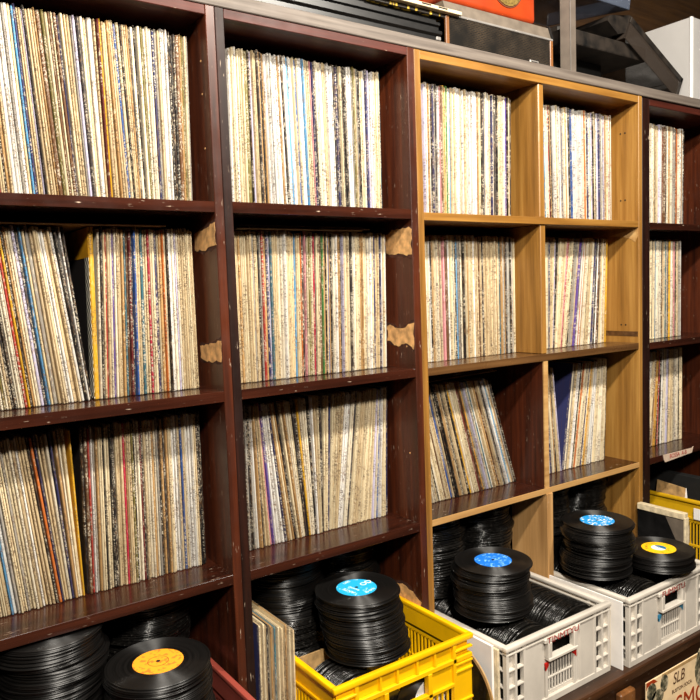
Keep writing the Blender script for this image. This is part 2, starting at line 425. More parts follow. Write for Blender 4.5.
KEYS = {
'A1' : [(-.41,-.426),(-.324,-.3397),(-.2823,-.303),(-.2182,-.2288),(-.1954,-.1989),(-.1638,-.1758),(-.1032,-.1035),(-.0373,-.0313)],
'A2' : [(-.40,-.43),(-.3044,-.3342),(-.2542,-.2931),(-.2395,-.2663)],
'A2b' : [(-.2368,-.2336),(-.2287,-.2195),(-.2233,-.2098),(-.032,-.0321)],
'A3' : [(-.42,-.45),(-.3469,-.3765),(-.3206,-.3551),(-.282,-.298),(-.2718,-.2685)],
'A3b' : [(-.2711,-.2653),(-.2603,-.2529),(-.0282,-.0274)],
'B1' : [(.0215,.0215),(.0551,.0591),(.186,.1794),(.4353,.4381)],
'B2' : [(.0215,.0215),(.0615,.0624),(.2138,.2211),(.4372,.4446)],
'B3' : [(.025,.0215),(.074,.0756),(.1792,.1395),(.2196,.1982),(.2625,.2768),(.2928,.3285),(.3496,.3913),(.4491,.4565)],
'C1' : [(.50,.50),(.5571,.5599),(.8646,.87)],
'R1' : [(.925,.92),(1.0105,1.0042),(1.2981,1.2976)],
'C2' : [(.50,.50),(.5798,.5788),(.893,.8935)],
'R2' : [(.922,.922),(1.0253,1.0301),(1.0757,1.1164),(1.1357,1.1769),(1.2873,1.3002)],
'C3' : [(.588,.51),(.6666,.5879),(.7614,.6731),(.8972,.7940)],
'R3' : [(.955,.922),(1.0338,1.0139),(1.0767,1.0423)],
'R3b' : [(1.0893,1.1375),(1.1512,1.2073),(1.2898,1.3025)],
'D1' : [(1.383,1.383),(1.4923,1.4957),(1.6885,1.6911)],
'D2' : [(1.383,1.383),(1.4794,1.486),(1.6548,1.6559)],
'D3' : [(1.383,1.43),(1.5136,1.5506),(1.556,1.5733),(1.7132,1.7118)]}
MARK = {
'A1' : [(-.3748,'red',3),(-.3688,'black',3),(-.352,'white',6),(-.346,'white',5),(-.3263,'light blue',3.5),(-.3209,'navy',4),(-.279,'brown',6),(-.2724,'olive',5),(-.2524,'navy',3.5),(-.2286,'lavender',5),(-.2095,'white',7),(-.1989,'maroon',3),(-.1945,'yellow',3.5),(-.1638,'blue',4),(-.1521,'black',3.5),(-.1298,'black',3),(-.1223,'olive',4),(-.1032,'navy',4.5),(-.0897,'white',3),(-.0422,'grey',5)],
'A2' : [(-.3883,'olive',4),(-.3566,'red',4),(-.3517,'yellow',4),(-.3172,'light blue',4),(-.3071,'grey',6),(-.2554,'black',5),(-.2448,'black',5)],
'A2b' : [(-.2332,'yellow',9),(-.2233,'black',4),(-.2134,'red',3.5),(-.2004,'purple',3.5),(-.1789,'teal',4),(-.1663,'maroon',3.5),(-.159,'blue',4),(-.1299,'crimson',3.5),(-.1151,'navy',6),(-.0992,'orange',3),(-.0727,'lavender',4)],
'A3' : [(-.3991,'light blue',3.5),(-.3479,'white',4),(-.3258,'black',4),(-.3189,'orange',5),(-.2961,'navy',4),(-.2801,'yellow',4)],
'A3b' : [(-.2729,'black',4),(-.2639,'red',3.5),(-.1936,'crimson',4),(-.1793,'olive',4),(-.1616,'maroon',3.5),(-.0778,'blue',4),(-.0435,'black',4),(-.0359,'black',4)],
'B1' : [(.0566,'white',4),(.0677,'white',5),(.0901,'olive',7),(.1038,'lavender',4),(.1269,'tan',5),(.1852,'black',5),(.1987,'light blue',5),(.2148,'blue',4.5),(.2514,'pink',4),(.2591,'black',5),(.2798,'white',5),(.3168,'navy',4.5),(.333,'grey',5),(.3412,'black',4),(.3715,'black',4),(.3911,'white',5),(.4312,'teal',4)],
'B2' : [(.1128,'red',4.5),(.1283,'navy',5),(.1379,'teal',4),(.1935,'light blue',4),(.2074,'orange',3),(.2205,'black',4),(.2292,'olive',4),(.2396,'crimson',4),(.2606,'green',3.5),(.2766,'blue',4),(.2846,'black',4),(.4348,'white',4)],
'B3' : [(.0884,'white',4),(.1225,'purple',4),(.1499,'navy',4),(.1779,'black',5),(.2177,'yellow',4),(.2329,'black',4),(.2517,'black',6),(.2653,'navy',4),(.3877,'lavender',5),(.3996,'blue',4),(.4328,'navy',4),(.4482,'crimson',3)],
'C1' : [(.5596,'lavender',5),(.5739,'tan',5),(.59,'black',4),(.6085,'pink',4),(.6236,'yellow',4.5),(.6325,'green',4),(.6425,'light blue',4.5),(.6559,'white',5),(.6729,'white',5),(.6865,'white',5),(.7003,'white',5),(.7142,'maroon',5),(.7875,'navy',5),(.8041,'black',4),(.8358,'purple',6),(.8566,'black',4),(.8642,'white',3)],
'R1' : [(1.0167,'red',3.5),(1.0272,'black',4),(1.0399,'white',5),(1.0548,'navy',4),(1.0655,'green',4.5),(1.0872,'tan',6),(1.1122,'blue',5),(1.1313,'white',6),(1.1538,'white',5),(1.1706,'orange',4.5),(1.1903,'white',5),(1.2065,'black',4),(1.2561,'lavender',4),(1.2656,'black',4),(1.2777,'red',4),(1.2947,'white',4)],
'C2' : [(.5874,'white',4),(.6174,'pink',4),(.6411,'brown',8),(.6618,'teal',3),(.6722,'black',5),(.6862,'black',5),(.7361,'white',5),(.747,'maroon',4),(.848,'plastic',9),(.866,'plastic',9),(.883,'plastic',9)],
'R2' : [(1.0274,'navy',4),(1.0468,'black',4),(1.0757,'red',4.5),(1.1041,'light blue',4),(1.1334,'purple',4),(1.1494,'orange',4),(1.2099,'navy',4),(1.2242,'black',3),(1.2823,'yellow',4)],
'C3' : [(.6315,'brown',4),(.6525,'blue',9),(.6808,'tan',6),(.6952,'black',6),(.7206,'yellow',5),(.7353,'cream',7),(.7539,'maroon',6),(.7651,'gold',6),(.8109,'navy',4),(.8698,'light blue',5),(.8799,'tan',4),(.8900,'black',4)],
'R3' : [(1.0558,'black',5),(1.0736,'black',4)],
'R3b' : [(1.0900,'creamnavy',4),(1.1326,'orange',4),(1.1605,'navy',5),(1.2079,'black',5)],
'D1' : [(1.4978,'white',5),(1.5141,'black',5),(1.5333,'cream',6),(1.5583,'red',5),(1.5949,'tan',5),(1.6177,'white',5),(1.6409,'orange',13),(1.6702,'white',4),(1.682,'black',4)],
'D2' : [(1.5056,'light blue',9),(1.5872,'yellow',6),(1.6161,'pink',5),(1.6395,'grey',5)],
'D3' : [(1.5164,'light blue',5),(1.5333,'gold',5),(1.5503,'red',4),(1.5675,'black',5),(1.6615,'blue',4),(1.7080,'white',4)]}
FIRSTSEEN = {'A':-.40,'B':.050,'C':.552,'R':1.005,'D':1.475}

def interp(keys, u):                       # u along the row, in units of key index
    i = min(int(u), len(keys)-2); t = u-i
    return (keys[i][0]+(keys[i+1][0]-keys[i][0])*t, keys[i][1]+(keys[i+1][1]-keys[i][1])*t)

def fill_row(row):
    keys = KEYS[row]; marks = sorted(MARK.get(row, [])); rnd = random.Random(row)
    q = row.rstrip('b'); out = []; u = 0.0; end = len(keys)-1.0; mi = 0; last = None; run = 0
    while True:
        b0, t0 = interp(keys, u)
        col = None
        if mi < len(marks) and b0 >= marks[mi][0]-marks[mi][2]*.00055:
            col = marks[mi][1]; th = marks[mi][2]*(.001 if marks[mi][2] > 5.5 else .00084); mi += 1; mk = True
        else:
            mk = False
            th = min(.0062, max(.0024, rnd.gauss(.0034, .0008)))
            if run > 0 and last: col = last; run -= 1
            else:
                col = rnd.choice(FILL if q[1] != '1' or q[0] == 'A' else ['white']*32+['ivory']*18+['cream']*12+['beige']*9+['tan']*7+['grey']*9+['black']*20+['charcoal']*7+['navy']*3+['teal','light blue','olive','pink','lavender','lavender','brown','maroon']); run = rnd.choice((0, 0, 0, 1, 1, 2)) if col in ('cream','ivory','white','beige') else 0
            if col in ('black', 'charcoal'): th *= rnd.choice((.6, .7, 1))
            last = col
            if mi < len(marks): # do not run over the next coloured spine
                room = marks[mi][0]-marks[mi][2]*.0005-b0
                if .0008 < room-th < .0026: th = min(.0068, max(.0022, room-.0005))
        gap = rnd.choice((.0003, .0005, .0007, .0010, .0015))
        lo, hi = u, end
        for _ in range(36):
            m = (lo+hi)/2; b1, t1 = interp(keys, m)
            if min(b1-b0, t1-t0) < (th+gap)*1.02: lo = m
            else: hi = m
        u1 = hi
        if u1 >= end-1e-4: break
        b1, t1 = interp(keys, u1)
        tilt = math.atan2(((t0+t1)-(b0+b1))/2, .312)
        out.append(dict(row=q, x=(b0+b1)/2, tilt=tilt, th=th, col=col, mark=mk, h=.3135+rnd.uniform(-.0055, .0015),
                        dy=rnd.gauss(0, .0022), seed=rnd.random(), yaw=rnd.gauss(0, .0007)))
        u = u1
    return out

LPS = []
for r in KEYS: LPS += fill_row(r)

def sleeve_mesh(bm, p, Mx, uvl, cl):
    """one cardboard sleeve with a rounded spine at -y, bottom on z=0; coloured per sleeve"""
    t, h, d = p['th']/2, p['h'], .312
    prof = [(-t, .0035), (-t*.75, .0008), (-t*.25, 0), (t*.25, 0), (t*.75, .0008), (t, .0035), (t, d), (-t, d)]
    rc = .0025
    lv = [0, rc, h-rc, h]
    rings = []
    for i, z in enumerate(lv):
        s = .0012 if i in (0, 3) else 0
        rings.append([bm.verts.new(Mx @ Vector((x, y+(s if y < .01 else 0), z))) for x, y in prof])
    base = lin(PAL[p['col']]); rnd = random.Random(p['seed'])
    k = rnd.uniform(.60, .90); base = tuple(min(.92, c*k) for c in base[:3])
    cover = lin(PAL[p.get('cover') or p['col']])[:3]
    n = len(prof)
    def put(f, cc):
        for lp in f.loops:
            lp[cl] = (*cc, p['seed'])
    for a, b in zip(rings, rings[1:]):
        ia = rings.index(a)
        for i in range(n):
            j = (i+1) % n
            f = bm.faces.new((a[i], a[j], b[j], b[i]))
            f.smooth = i < 5
            put(f, base if i < 5 else cover)
            us = {0: -t, 1: -t*.7, 2: -t*.25, 3: t*.25, 4: t*.7, 5: t}
            uv = [(us.get(i, prof[i][1]), lv[ia]), (us.get(j, prof[j][1]), lv[ia]), (us.get(j, prof[j][1]), lv[ia+1]), (us.get(i, prof[i][1]), lv[ia+1])]
            for lp, w in zip(f.loops, uv): lp[uvl].uv = (w[0], w[1])
    for ring, z in ((rings[0][::-1], 0), (rings[-1], h)):
        f = bm.faces.new(ring); put(f, tuple(c*.8 for c in base))
        for lp in f.loops: lp[uvl].uv = (0, z)

def lp_matrix(p):
    z = ZT[p['row']]; y = DEP[p['row']]+p['dy']
    a = p['tilt']; lift = abs(math.sin(a))*p['th']/2+.0005
    return Matrix.Translation((p['x'], y, z+lift)) @ Matrix.Rotation(a, 4, 'Y') @ Matrix.Rotation(p['yaw'], 4, 'Z')

CAMP = Vector((-.6064, -1.2620, .18566))
for p in LPS:
    fs = FIRSTSEEN[p['row'][0]]
    v = Vector((p['x'], DEP[p['row']], ZT[p['row']]+.15))-CAMP
    depth = v.x*math.sin(math.radians(35.0))+v.y*math.cos(math.radians(35.0))
    ang = math.cos(math.atan2(v.x, v.y))
    p['size'] = p['th']*ang/depth/depth if p['x'] > fs else 0
    if p['col'] == 'creamnavy': p['cover'] = 'navy'
    if p['row'] == 'A2' and p['col'] == 'yellow' and p['th'] > .008: p['cover'] = 'black'
LPS.sort(key=lambda p: -p['size'])
for i, p in enumerate(LPS): p['solo'] = i < 300
CASE = {'A':'leftmost bookcase','B':'second bookcase','C':"oak bookcase's left column",'R':"oak bookcase's right column",'D':'far right bookcase'}
SHELF = {'1':'top row','2':'middle row','3':'lowest row'}
CN = {'creamnavy':'cream','plastic':'grey plastic'}
ORD = lambda n: 'first second third fourth fifth sixth seventh eighth ninth tenth eleventh twelfth thirteenth fourteenth fifteenth sixteenth seventeenth eighteenth nineteenth twentieth'.split()[n-1] if n <= 20 else '%d%s' % (n, {1:'st',2:'nd',3:'rd'}.get(n % 10, 'th') if n % 100 not in (11,12,13) else 'th')
rows = {}
for p in LPS: rows.setdefault(p['row'], []).append(p)
for r, ps in rows.items():
    ps.sort(key=lambda p: p['x'])
    seen = [p for p in ps if p['size'] > 0]
    cnt = {}
    for p in seen: cnt[p['col']] = cnt.get(p['col'], 0)+1
    anchors = [i for i, p in enumerate(seen) if cnt[p['col']] == 1 and p['col'] not in ('cream','ivory','white','beige','grey','charcoal')]
    place = '%s of %s' % (SHELF[r[1]], CASE[r[0]])
    for i, p in enumerate(seen):
        c = CN.get(p['col'], p['col'])
        if i in anchors: p['label'] = 'the only %s-spined record sleeve in the %s' % (c, place)
        elif anchors:
            a = min(anchors, key=lambda k: abs(k-i)); n = abs(a-i); side = 'left' if i < a else 'right'
            p['label'] = '%s sleeve, %s %s of %s spine, %s' % (c, ORD(n) if n > 1 else 'next', side, seen[a]['col'], place)
        else: p['label'] = '%s record sleeve, %s from the right end of the %s' % (c, ORD(len(seen)-i), place)
def finish_lp(bm, name):
    bmesh.ops.recalc_face_normals(bm, faces=bm.faces)
    me = bpy.data.meshes.new(name); bm.to_mesh(me); bm.free(); me.materials.append(M['sleeve'])
    o = bpy.data.objects.new(name, me); C.objects.link(o); return o
stuff_bm = bmesh.new(); suv = stuff_bm.loops.layers.uv.new('UVMap'); scl = stuff_bm.loops.layers.float_color.new('sleeve')
for r, ps in rows.items():
    for p in ps:
        Mx = lp_matrix(p)
        if p['solo']:
            bm = bmesh.new(); uvl = bm.loops.layers.uv.new('UVMap'); cl = bm.loops.layers.float_color.new('sleeve')
            sleeve_mesh(bm, p, Matrix.Identity(4), uvl, cl)
            o = finish_lp(bm, 'record_sleeve'); o.matrix_world = Mx
            tag(o, p['label'], 'record', 'record sleeves shelved on the %s of the %s' % (SHELF[r[1]], CASE[r[0]]))
            if p.get('cover') == 'black':                          # the wide yellow-spined sleeve has a chequered cover
                xa = -p['th']/2
                MB().box(xa-.0004, xa+.0004, .0035, .30, p['h']-.055, p['h']-.001).build('cover_top', M['gold_card'], None).parent = o
                MB().box(xa-.0004, xa+.0004, .0036, .028, .002, p['h']-.055).build('chequered_border', M['chequer'], None).parent = o
        else: sleeve_mesh(stuff_bm, p, Mx, suv, scl)
so = finish_lp(stuff_bm, 'record_sleeves')
tag(so, 'tightly packed remaining record sleeves along the far shelves', 'records', None, 'stuff')

def loose_sleeve(name, label, Mx, th, col, h=.3125, cover=None, seed=.3, group=None):
    bm = bmesh.new(); uvl = bm.loops.layers.uv.new('UVMap'); cl = bm.loops.layers.float_color.new('sleeve')
    sleeve_mesh(bm, dict(th=th, h=h, col=col, cover=cover, seed=seed, row='A1'), Matrix.Identity(4), uvl, cl)
    o = finish_lp(bm, name); o.matrix_world = Mx
    return tag(o, label, 'record', group)
def flat(x, y, z, rot=0.0):    # lying flat: local z -> x, local x -> z
    return Matrix.Translation((x, y, z)) @ Matrix.Rotation(rot, 4, 'Z') @ Matrix(((0,0,1,0),(0,1,0,0),(1,0,0,0),(0,0,0,1)))
def top_of(row, x): return ZT[row]+.3155
loose_sleeve('record_sleeve', 'tan record sleeve lying flat above the middle row of leftmost bookcase', flat(-.40, .072, .0008+.3175), .003, 'tan')
for i, (dx, c, n) in enumerate(((0, 'beige', 'lowest of three'), (.025, 'brown', 'middle of three'), (.01, 'tan', 'topmost of three'))):
    loose_sleeve('record_sleeve', '%s sleeve lying flat, %s above the middle row of second bookcase' % (c, n), flat(.065+dx, .076+.006*i, .3173+.0036*i), .003, c)
loose_sleeve('record_sleeve', 'cream sleeve lying tilted on the leaning records in lowest oak shelf', flat(.53, .115, -.0575) @ Matrix.Rotation(.03, 4, 'Y'), .003, 'tan')
loose_sleeve('record_sleeve', 'brown sleeve lying on the cream one over the leaning records, oak bookcase', flat(.515, .12, -.0515) @ Matrix.Rotation(.03, 4, 'Y'), .003, 'brown')

# ------------------------------------------------------------------ crates
def crate(name, label, x0, x1, y0, y1, zt, style, mat, ink=None, tabs=None, zb=-.7752):
    W, L, H = x1-x0, y1-y0, zt-zb
    t = thing(name, label, 'crate', ((x0+x1)/2, (y0+y1)/2, zb))
    def wall(boxes, side, nm, m=mat, par=None, bev=.0008):
        mb = MB()
        for (u0, u1, v0, v1, d0, d1) in boxes:
            z0, z1 = zb+v0*H, zb+v1*H
            if side == 'front': mb.box(x0+u0*W, x0+u1*W, y0+d0, y0+d1, z0, z1, bev)
            elif side == 'back': mb.box(x0+u0*W, x0+u1*W, y1-d1, y1-d0, z0, z1, bev)
            else:
                ya, yb2 = max(y0+.0125, y0+u0*L), min(y1-.0125, y0+u1*L)
                if yb2-ya < .001: continue
                if side == 'left': mb.box(x0+d0+.0007, x0+d1+.0007, ya, yb2, z0, z1, bev)
                else: mb.box(x1-d1-.0007, x1-d0-.0007, ya, yb2, z0, z1, bev)
        return mb.build(nm, m, par or t)
    e = .003
    if style == 'grey':
        f = [(0,1,.88,.905,-.0005,.014),(0,1,0,.085,0,.014),(0,1,.94,.96,.006,.01)]
        for s in (0, 1):
            g = (lambda a, b: (a, b)) if s == 0 else (lambda a, b: (1-b, 1-a))
            for a, b in ((0,.022),(.075,.092),(.150,.172)): f.append((*g(a, b), .08, .94, .0, .012))
            for v in (.24, .44, .66): f.append((*g(.02, .16), v, v+.025, .001, .012))
            f.append((*g(.02, .080), .08, .94, .009, .012))
            f.append((*g(.17, .315), .08, .89, .002, .006))
            f.append((*g(.315, .345), .08, .89, .004, .011))
        c0, c1 = .345, .655
        f += [(c0,c1,.82,.89,.008,.012),(c0,.385,.63,.82,.008,.012),(.615,c1,.63,.82,.008,.012),(c0,c1,.52,.63,.008,.012),
              (c0,.375,.085,.52,.008,.012),(.625,c1,.085,.52,.008,.012),(.375,.625,.085,.14,.008,.012),(.375,.625,.30,.325,.007,.012)]
        for i in range(9): f.append((.375+.0278*i, .375+.0278*i+.0115, .14, .52, .008, .012))
        f += [(.352,.375,.085,.50,.002,.008),(.625,.648,.085,.50,.002,.008)]
        wall(f, 'front', 'front_panel')
        hf = [(.36,.395,.61,.84,-.006,.010),(.605,.64,.61,.84,-.006,.010),(.36,.64,.585,.635,-.008,.010),(.33,.67,.835,.90,-.005,.008)]
        wall(hf, 'front', 'handle_frame', bev=.002)
        sd = [(0,1,.88,.905,0,.012),(0,1,0,.085,0,.012),(.12,.88,.08,.50,.003,.008),(.12,.88,.80,.90,.003,.008),(.03,.97,.93,.96,.005,.01)]
        n = 22
        for i in range(n+1): sd.append((.12+.76*i/n-.005, .12+.76*i/n+.005, .50, .80, .003, .008))
        for s in (0, 1):
            g = (lambda a, b: (a, b)) if s == 0 else (lambda a, b: (1-b, 1-a))
            for a, b in ((0,.02),(.06,.072),(.11,.125)): sd.append((*g(a, b), .08, .94, 0, .01))
            for v in (.24, .44, .66): sd.append((*g(.01, .12), v, v+.025, 0, .01))
        rim_h = .04
    else:
        f = [(0,1,0,.07,0,.01),(.02,.98,.80,.96,.007,.010),(0,1,.755,.80,-.001,.011),(.86,1,.07,.76,.002,.008),(0,.14,.07,.76,.002,.008),
             (.13,.155,.07,.96,-.001,.010),(.845,.87,.07,.96,-.001,.010)]
        for u in (.30, .42, .565, .70): f.append((u, u+.014, .80, .97, 0, .009))
        for s in (0, 1):
            g = (lambda a, b: (a, b)) if s == 0 else (lambda a, b: (1-b, 1-a))
            for v in (.86, .72, .645, .33): f.append((*g(0, .14), v, v+.022, -.002, .008))
            f.append((*g(.15, .335), .56, .76, .005, .009)); f.append((*g(.325, .355), .50, .76, -.002, .012))
        f += [(.15,.85,.525,.56,-.002,.010),(.15,.85,.07,.14,.003,.008),(.44,.56,.14,.53,.003,.008),(.15,.85,.30,.325,.003,.008)]
        for a in (.15, .56):
            for i in range(8): f.append((a+.0405*i-.004, a+.0405*i+.009, .14, .53, .003, .008))
        wall(f, 'front', 'front_panel')
        sd = [(0,1,0,.07,0,.008),(0,1,.70,.96,.004,.008),(0,1,.745,.775,0,.008),(0,.07,.07,.72,.003,.008),(.93,1,.07,.72,.003,.008),
              (0,1,.07,.16,.004,.008),(0,1,.40,.43,.003,.008),(.47,.53,.07,.72,.004,.008)]
        for i in range(30): sd.append((.07+.0288*i, .07+.0288*i+.012, .16, .72, .004, .008))
        rim_h = .035
    wall(sd, 'left', 'side_panel'); wall(sd, 'right', 'side_panel'); wall(sd, 'back', 'back_panel')
    mb = MB(); w = .016 if style == 'grey' else .013; o = .003
    zr = zt-(.011 if style == 'grey' else .012)
    mb.box(x0-o, x1+o, y0-o, y0+w-o, zr, zt, .003, 2); mb.box(x0-o, x1+o, y1-w+o, y1+o, zr, zt, .003, 2)
    mb.box(x0-o, x0+w-o, y0+w-o-.004, y1-w+o+.004, zr+.0004, zt-.0004, .003, 2); mb.box(x1-w+o, x1+o, y0+w-o-.004, y1-w+o+.004, zr+.0004, zt-.0004, .003, 2)
    mb.build('rim', mat, t, True)
    MB().box(x0+.002, x1-.002, y0+.002, y1-.002, zb, zb+.004).build('bottom_panel', mat, t)
    if ink:
        tm = text_mesh('stencil_writing', ink, .021, M['red_ink'], t, Matrix.Translation(((x0+x1)/2, y0-.0056, zb+.868*H)) @ Matrix.Rotation(PI/2, 4, 'X') @ Matrix.Scale(1.25, 4, (1, 0, 0)))
    if tabs:
        for u, s in ((.352, 1), (.648, -1)):
            xx = x0+u*W
            MB().prism([(xx, zb+.55*H), (xx+s*.010, zb+.55*H), (xx+s*.010, zb+.51*H), (xx, zb+.45*H)], 'y', y0+.0012, y0+.006).build('tab', tabs, t)
    return t
G1 = (.5165, .8835); G2 = (.9275, 1.300)
crate('plastic_crate', 'maroon plastic crate of records under the leftmost bookcase', -.452, -.036, -.235, .29, -.560, 'yellow', M['maroon_plastic'])
crate('plastic_crate', 'bright yellow plastic crate standing under the second bookcase', .098, .4545, -.166, .27, -.560, 'yellow', M['yellow_plastic'])
crate('plastic_crate', "grey plastic crate with red tabs under the oak bookcase's left column", G1[0], G1[1], -.207, .27, -.600, 'grey', M['grey_plastic'], 'TINMTYU', M['red_tab'])
crate('plastic_crate', "grey plastic crate with blue tabs under the oak bookcase's right column", G2[0], G2[1], -.230, .27, -.600, 'grey', M['grey_plastic'], 'FUMMTU', M['blue_tab'])
crate('plastic_crate', 'dusty yellow plastic crate under the far right bookcase', 1.565, 1.80, -.10, .27, -.520, 'yellow', M['yellow_dirty'], zb=-.7752)

# ------------------------------------------------------------------ 45s
R45 = .0905
def disc_mesh(name, seg=44):
    mb = MB(); r = R45
    mb.lathe([(0, .0014), (.034, .0014), (.0435, .0014), (.045, .0009), (r-.004, .0009), (r-.0012, .0013), (r, .0006), (r, -.0004), (r-.0012, -.0010), (r-.004, -.0006), (0, -.0006)], 0, 0, 0, seg)
    bmesh.ops.recalc_face_normals(mb.bm, faces=mb.bm.faces)
    me = bpy.data.meshes.new(name); mb.bm.to_mesh(me); mb.bm.free(); me.materials.append(M['vinyl'])
    for p in me.polygons: p.use_smooth = True
    if hasattr(me, 'set_sharp_from_angle'): me.set_sharp_from_angle(angle=math.radians(85))
    return me
DISC = disc_mesh('single_record', 56)
singles_bm = bmesh.new()
def add_plain_disc(Mx, seg=36, r=R45):
    prof = [(0, .0009), (r-.003, .0009), (r-.001, .0012), (r, .0005), (r, -.0004), (r-.001, -.0010), (r-.003, -.0006), (0, -.0006)]
    rings = [[singles_bm.verts.new(Mx @ Vector((0, 0, z)))] if q < 1e-6 else [singles_bm.verts.new(Mx @ Vector((q*math.cos(2*PI*k/seg), q*math.sin(2*PI*k/seg), z))) for k in range(seg)] for q, z in prof]
    for a, b in zip(rings, rings[1:]):
        for k in range(seg):
            k2 = (k+1) % seg
            if len(a) == 1: f = singles_bm.faces.new((a[0], b[k], b[k2]))
            elif len(b) == 1: f = singles_bm.faces.new((a[k], b[0], a[k2]))
            else: f = singles_bm.faces.new((a[k], b[k], b[k2], a[k2]))
PITCH = .0028
def stack(cx, cy, ztop, zbot, seed, solo, where, group, label=None, topcol=None, amp=.0035, lean=(0, 0)):
    rnd = random.Random(seed); n = int((ztop-zbot)/PITCH); ox = oy = 0; first = None
    for i in range(n):
        ox = ox*.86+rnd.gauss(0, amp*.6); oy = oy*.86+rnd.gauss(0, amp*.6)
        if i == 0: ox = oy = 0
        fr = i/max(1, n)
        z = ztop-i*PITCH
        if z-.003 < zbot: break
        E_ = Euler((rnd.gauss(0, .006), rnd.gauss(0, .006), rnd.uniform(0, 6.28)) if i else (rnd.gauss(0, .002), 0, rnd.uniform(-.3, .3)))
        x, y = cx+ox+lean[0]*fr, cy+oy+lean[1]*fr
        if i < solo:
            o = bpy.data.objects.new('single_record', DISC); C.objects.link(o)
            o.location = (x, y, z); o.rotation_euler = E_
            if i == 0: first = o
            lb = where[0] if i == 0 else 'black single, %s from top under %s' % (ORD(i+1), where[1]) if topcol else 'black single record, %s down in the %s' % (ORD(i+1), where[1])
            tag(o, lb, 'record', group)
        else:
            add_plain_disc(Matrix.Translation((x, y, z)) @ E_.to_matrix().to_4x4())
    return first

def label_disc(rec, name, mat, r=.0435, z=.0016):
    mb = MB(); mb.lathe([(0, z+.0002), (r, z+.0002), (r, z-.0004), (0, z-.0004)], 0, 0, 0, 48)
    o = mb.build(name, mat, None); o.parent = rec; o.location = (0, 0, 0); o['_o'] = (0, 0, 0)
    return o
def on_label(lab, name, mat, fn):
    mb = MB(); fn(mb); o = mb.build(name, mat, None); o.parent = lab; o.location = (0, 0, 0); return o
def ring(r0, r1, z): return lambda mb: mb.lathe([(r0, z), (r1, z), (r1, z-.0002), (r0, z-.0002)], 0, 0, 0, 40, closed=True)
def hole(mb): mb.lathe([(0, .00215), (.0038, .00215), (.0038, .0018), (0, .0018)], 0, 0, 0, 20)
def flat_text(lab, name, txt, size, mat, x, y, rot=0.0):
    return text_mesh(name, txt, size, mat, lab, Matrix.Translation((x, y, .0020)) @ Matrix.Rotation(rot, 4, 'Z'), .0001)
M['lab_cyan'] = label_mat('cyan_label', (30,168,222), (170,226,244), .12)
M['lab_blue'] = label_mat('blue_label', (20,112,214), (130,194,240), .42, scale=170)
M['lab_sky'] = label_mat('sky_label', (24,148,220), (236,244,250), .5, scale=150)
M['lab_orange'] = label_mat('orange_label', (246,160,36), (226,120,40), .6, scale=110)
M['lab_yellow'] = label_mat('yellow_label', (250,196,16), (196,120,20), .12)
M['ink_white'] = plain('white_print', (240,248,252), .5, .02)
M['ink_brown'] = plain('brown_print', (96,48,22), .6, .05)
M['ink_blue'] = plain('blue_print', (20,110,160), .5, .05)

ra = stack(-.197, -.058, -.452, -.595, 1, 40, ('orange-labelled single on top of the stack in the maroon crate', 'the orange-labelled one in the maroon crate'), 'singles stacked in the maroon crate', topcol=1)
rb = stack(.258, -.020, -.455, -.592, 2, 60, ('cyan-labelled single on top of the stack in the yellow crate', 'the cyan-labelled one in the yellow crate'), 'singles stacked in the yellow crate', topcol=1, lean=(.012, -.012))
rc = stack(.612, -.080, -.465, -.5795, 3, 60, ('deep-blue-labelled single on the stack above the red-tabbed grey crate', 'the deep-blue-labelled one in the grey crate'), 'singles stacked in the red-tabbed grey crate', topcol=1)
rd = stack(.992, -.092, -.448, -.5795, 4, 60, ('blue-and-white-labelled single on the stack by the pale prop board', 'the blue-and-white-labelled one in the grey crate'), 'singles stacked in the blue-tabbed grey crate', topcol=1)
rr = stack(1.147, -.172, -.538, -.5795, 5, 60, ('yellow-labelled single on the low stack in the blue-tabbed grey crate', 'the yellow-labelled one in the grey crate'), 'low stack of singles in the blue-tabbed crate', topcol=1)
stack(-.346, .062, -.388, -.60, 6, 56, ('topmost black single of the left stack under the leftmost bookcase', 'left stack in the maroon crate'), 'singles in the left stack of the maroon crate')
stack(.180, .152, -.390, -.60, 7, 50, ('topmost black single of the shadowy stack behind the worn upright sleeves', 'stack behind the worn upright sleeves'), 'singles in the stack behind the upright sleeves')
for i, (x, y, zt_) in enumerate(((-.142, .165, -.395), (.358, .185, -.395), (.599, .137, -.392), (.785, .150, -.392), (1.024, .137, -.392), (1.212, .150, -.392))):
    stack(x, y, zt_, -.592, 20+i, 0, None, None)
lo = label_disc(ra, 'label', M['lab_orange']); lo['label'] = 'orange paper label with a thin dark ring'
on_label(lo, 'printed_ring', M['ink_brown'], ring(.0172, .0182, .0020)); on_label(lo, 'spindle_hole', M['black_matte'], hole)
lb = label_disc(rb, 'label', M['lab_cyan']); lb['label'] = 'cyan paper label with white print'
on_label(lb, 'spindle_hole', M['black_matte'], hole)
flat_text(lb, 'printed_words', 'ANTE', .013, M['ink_white'], -.024, 0, PI/2); flat_text(lb, 'printed_words', 'RICAMO', .008, M['ink_white'], -.008, 0, PI/2)
flat_text(lb, 'printed_words', 'UEC', .010, M['ink_white'], .005, .034); flat_text(lb, 'printed_words', '45 RPM', .009, M['ink_white'], .006, -.034); flat_text(lb, 'printed_words', 'OD', .02, M['ink_white'], .030, 0)
lc_ = label_disc(rc, 'label', M['lab_blue']); lc_['label'] = 'deep blue paper label with pale print'
on_label(lc_, 'spindle_hole', M['black_matte'], hole)
ld = label_disc(rd, 'label', M['lab_sky']); ld['label'] = 'blue and white printed paper label'
on_label(ld, 'spindle_hole', M['black_matte'], hole)
ly = label_disc(rr, 'label', M['lab_yellow']); ly['label'] = 'yellow paper label with a white and blue centre'
on_label(ly, 'white_centre', M['ink_white'], lambda mb: mb.prism([(.019*math.cos(a*PI/12), .019*math.sin(a*PI/12)) for a in range(4, 19)], 'z', .0017, .0020))
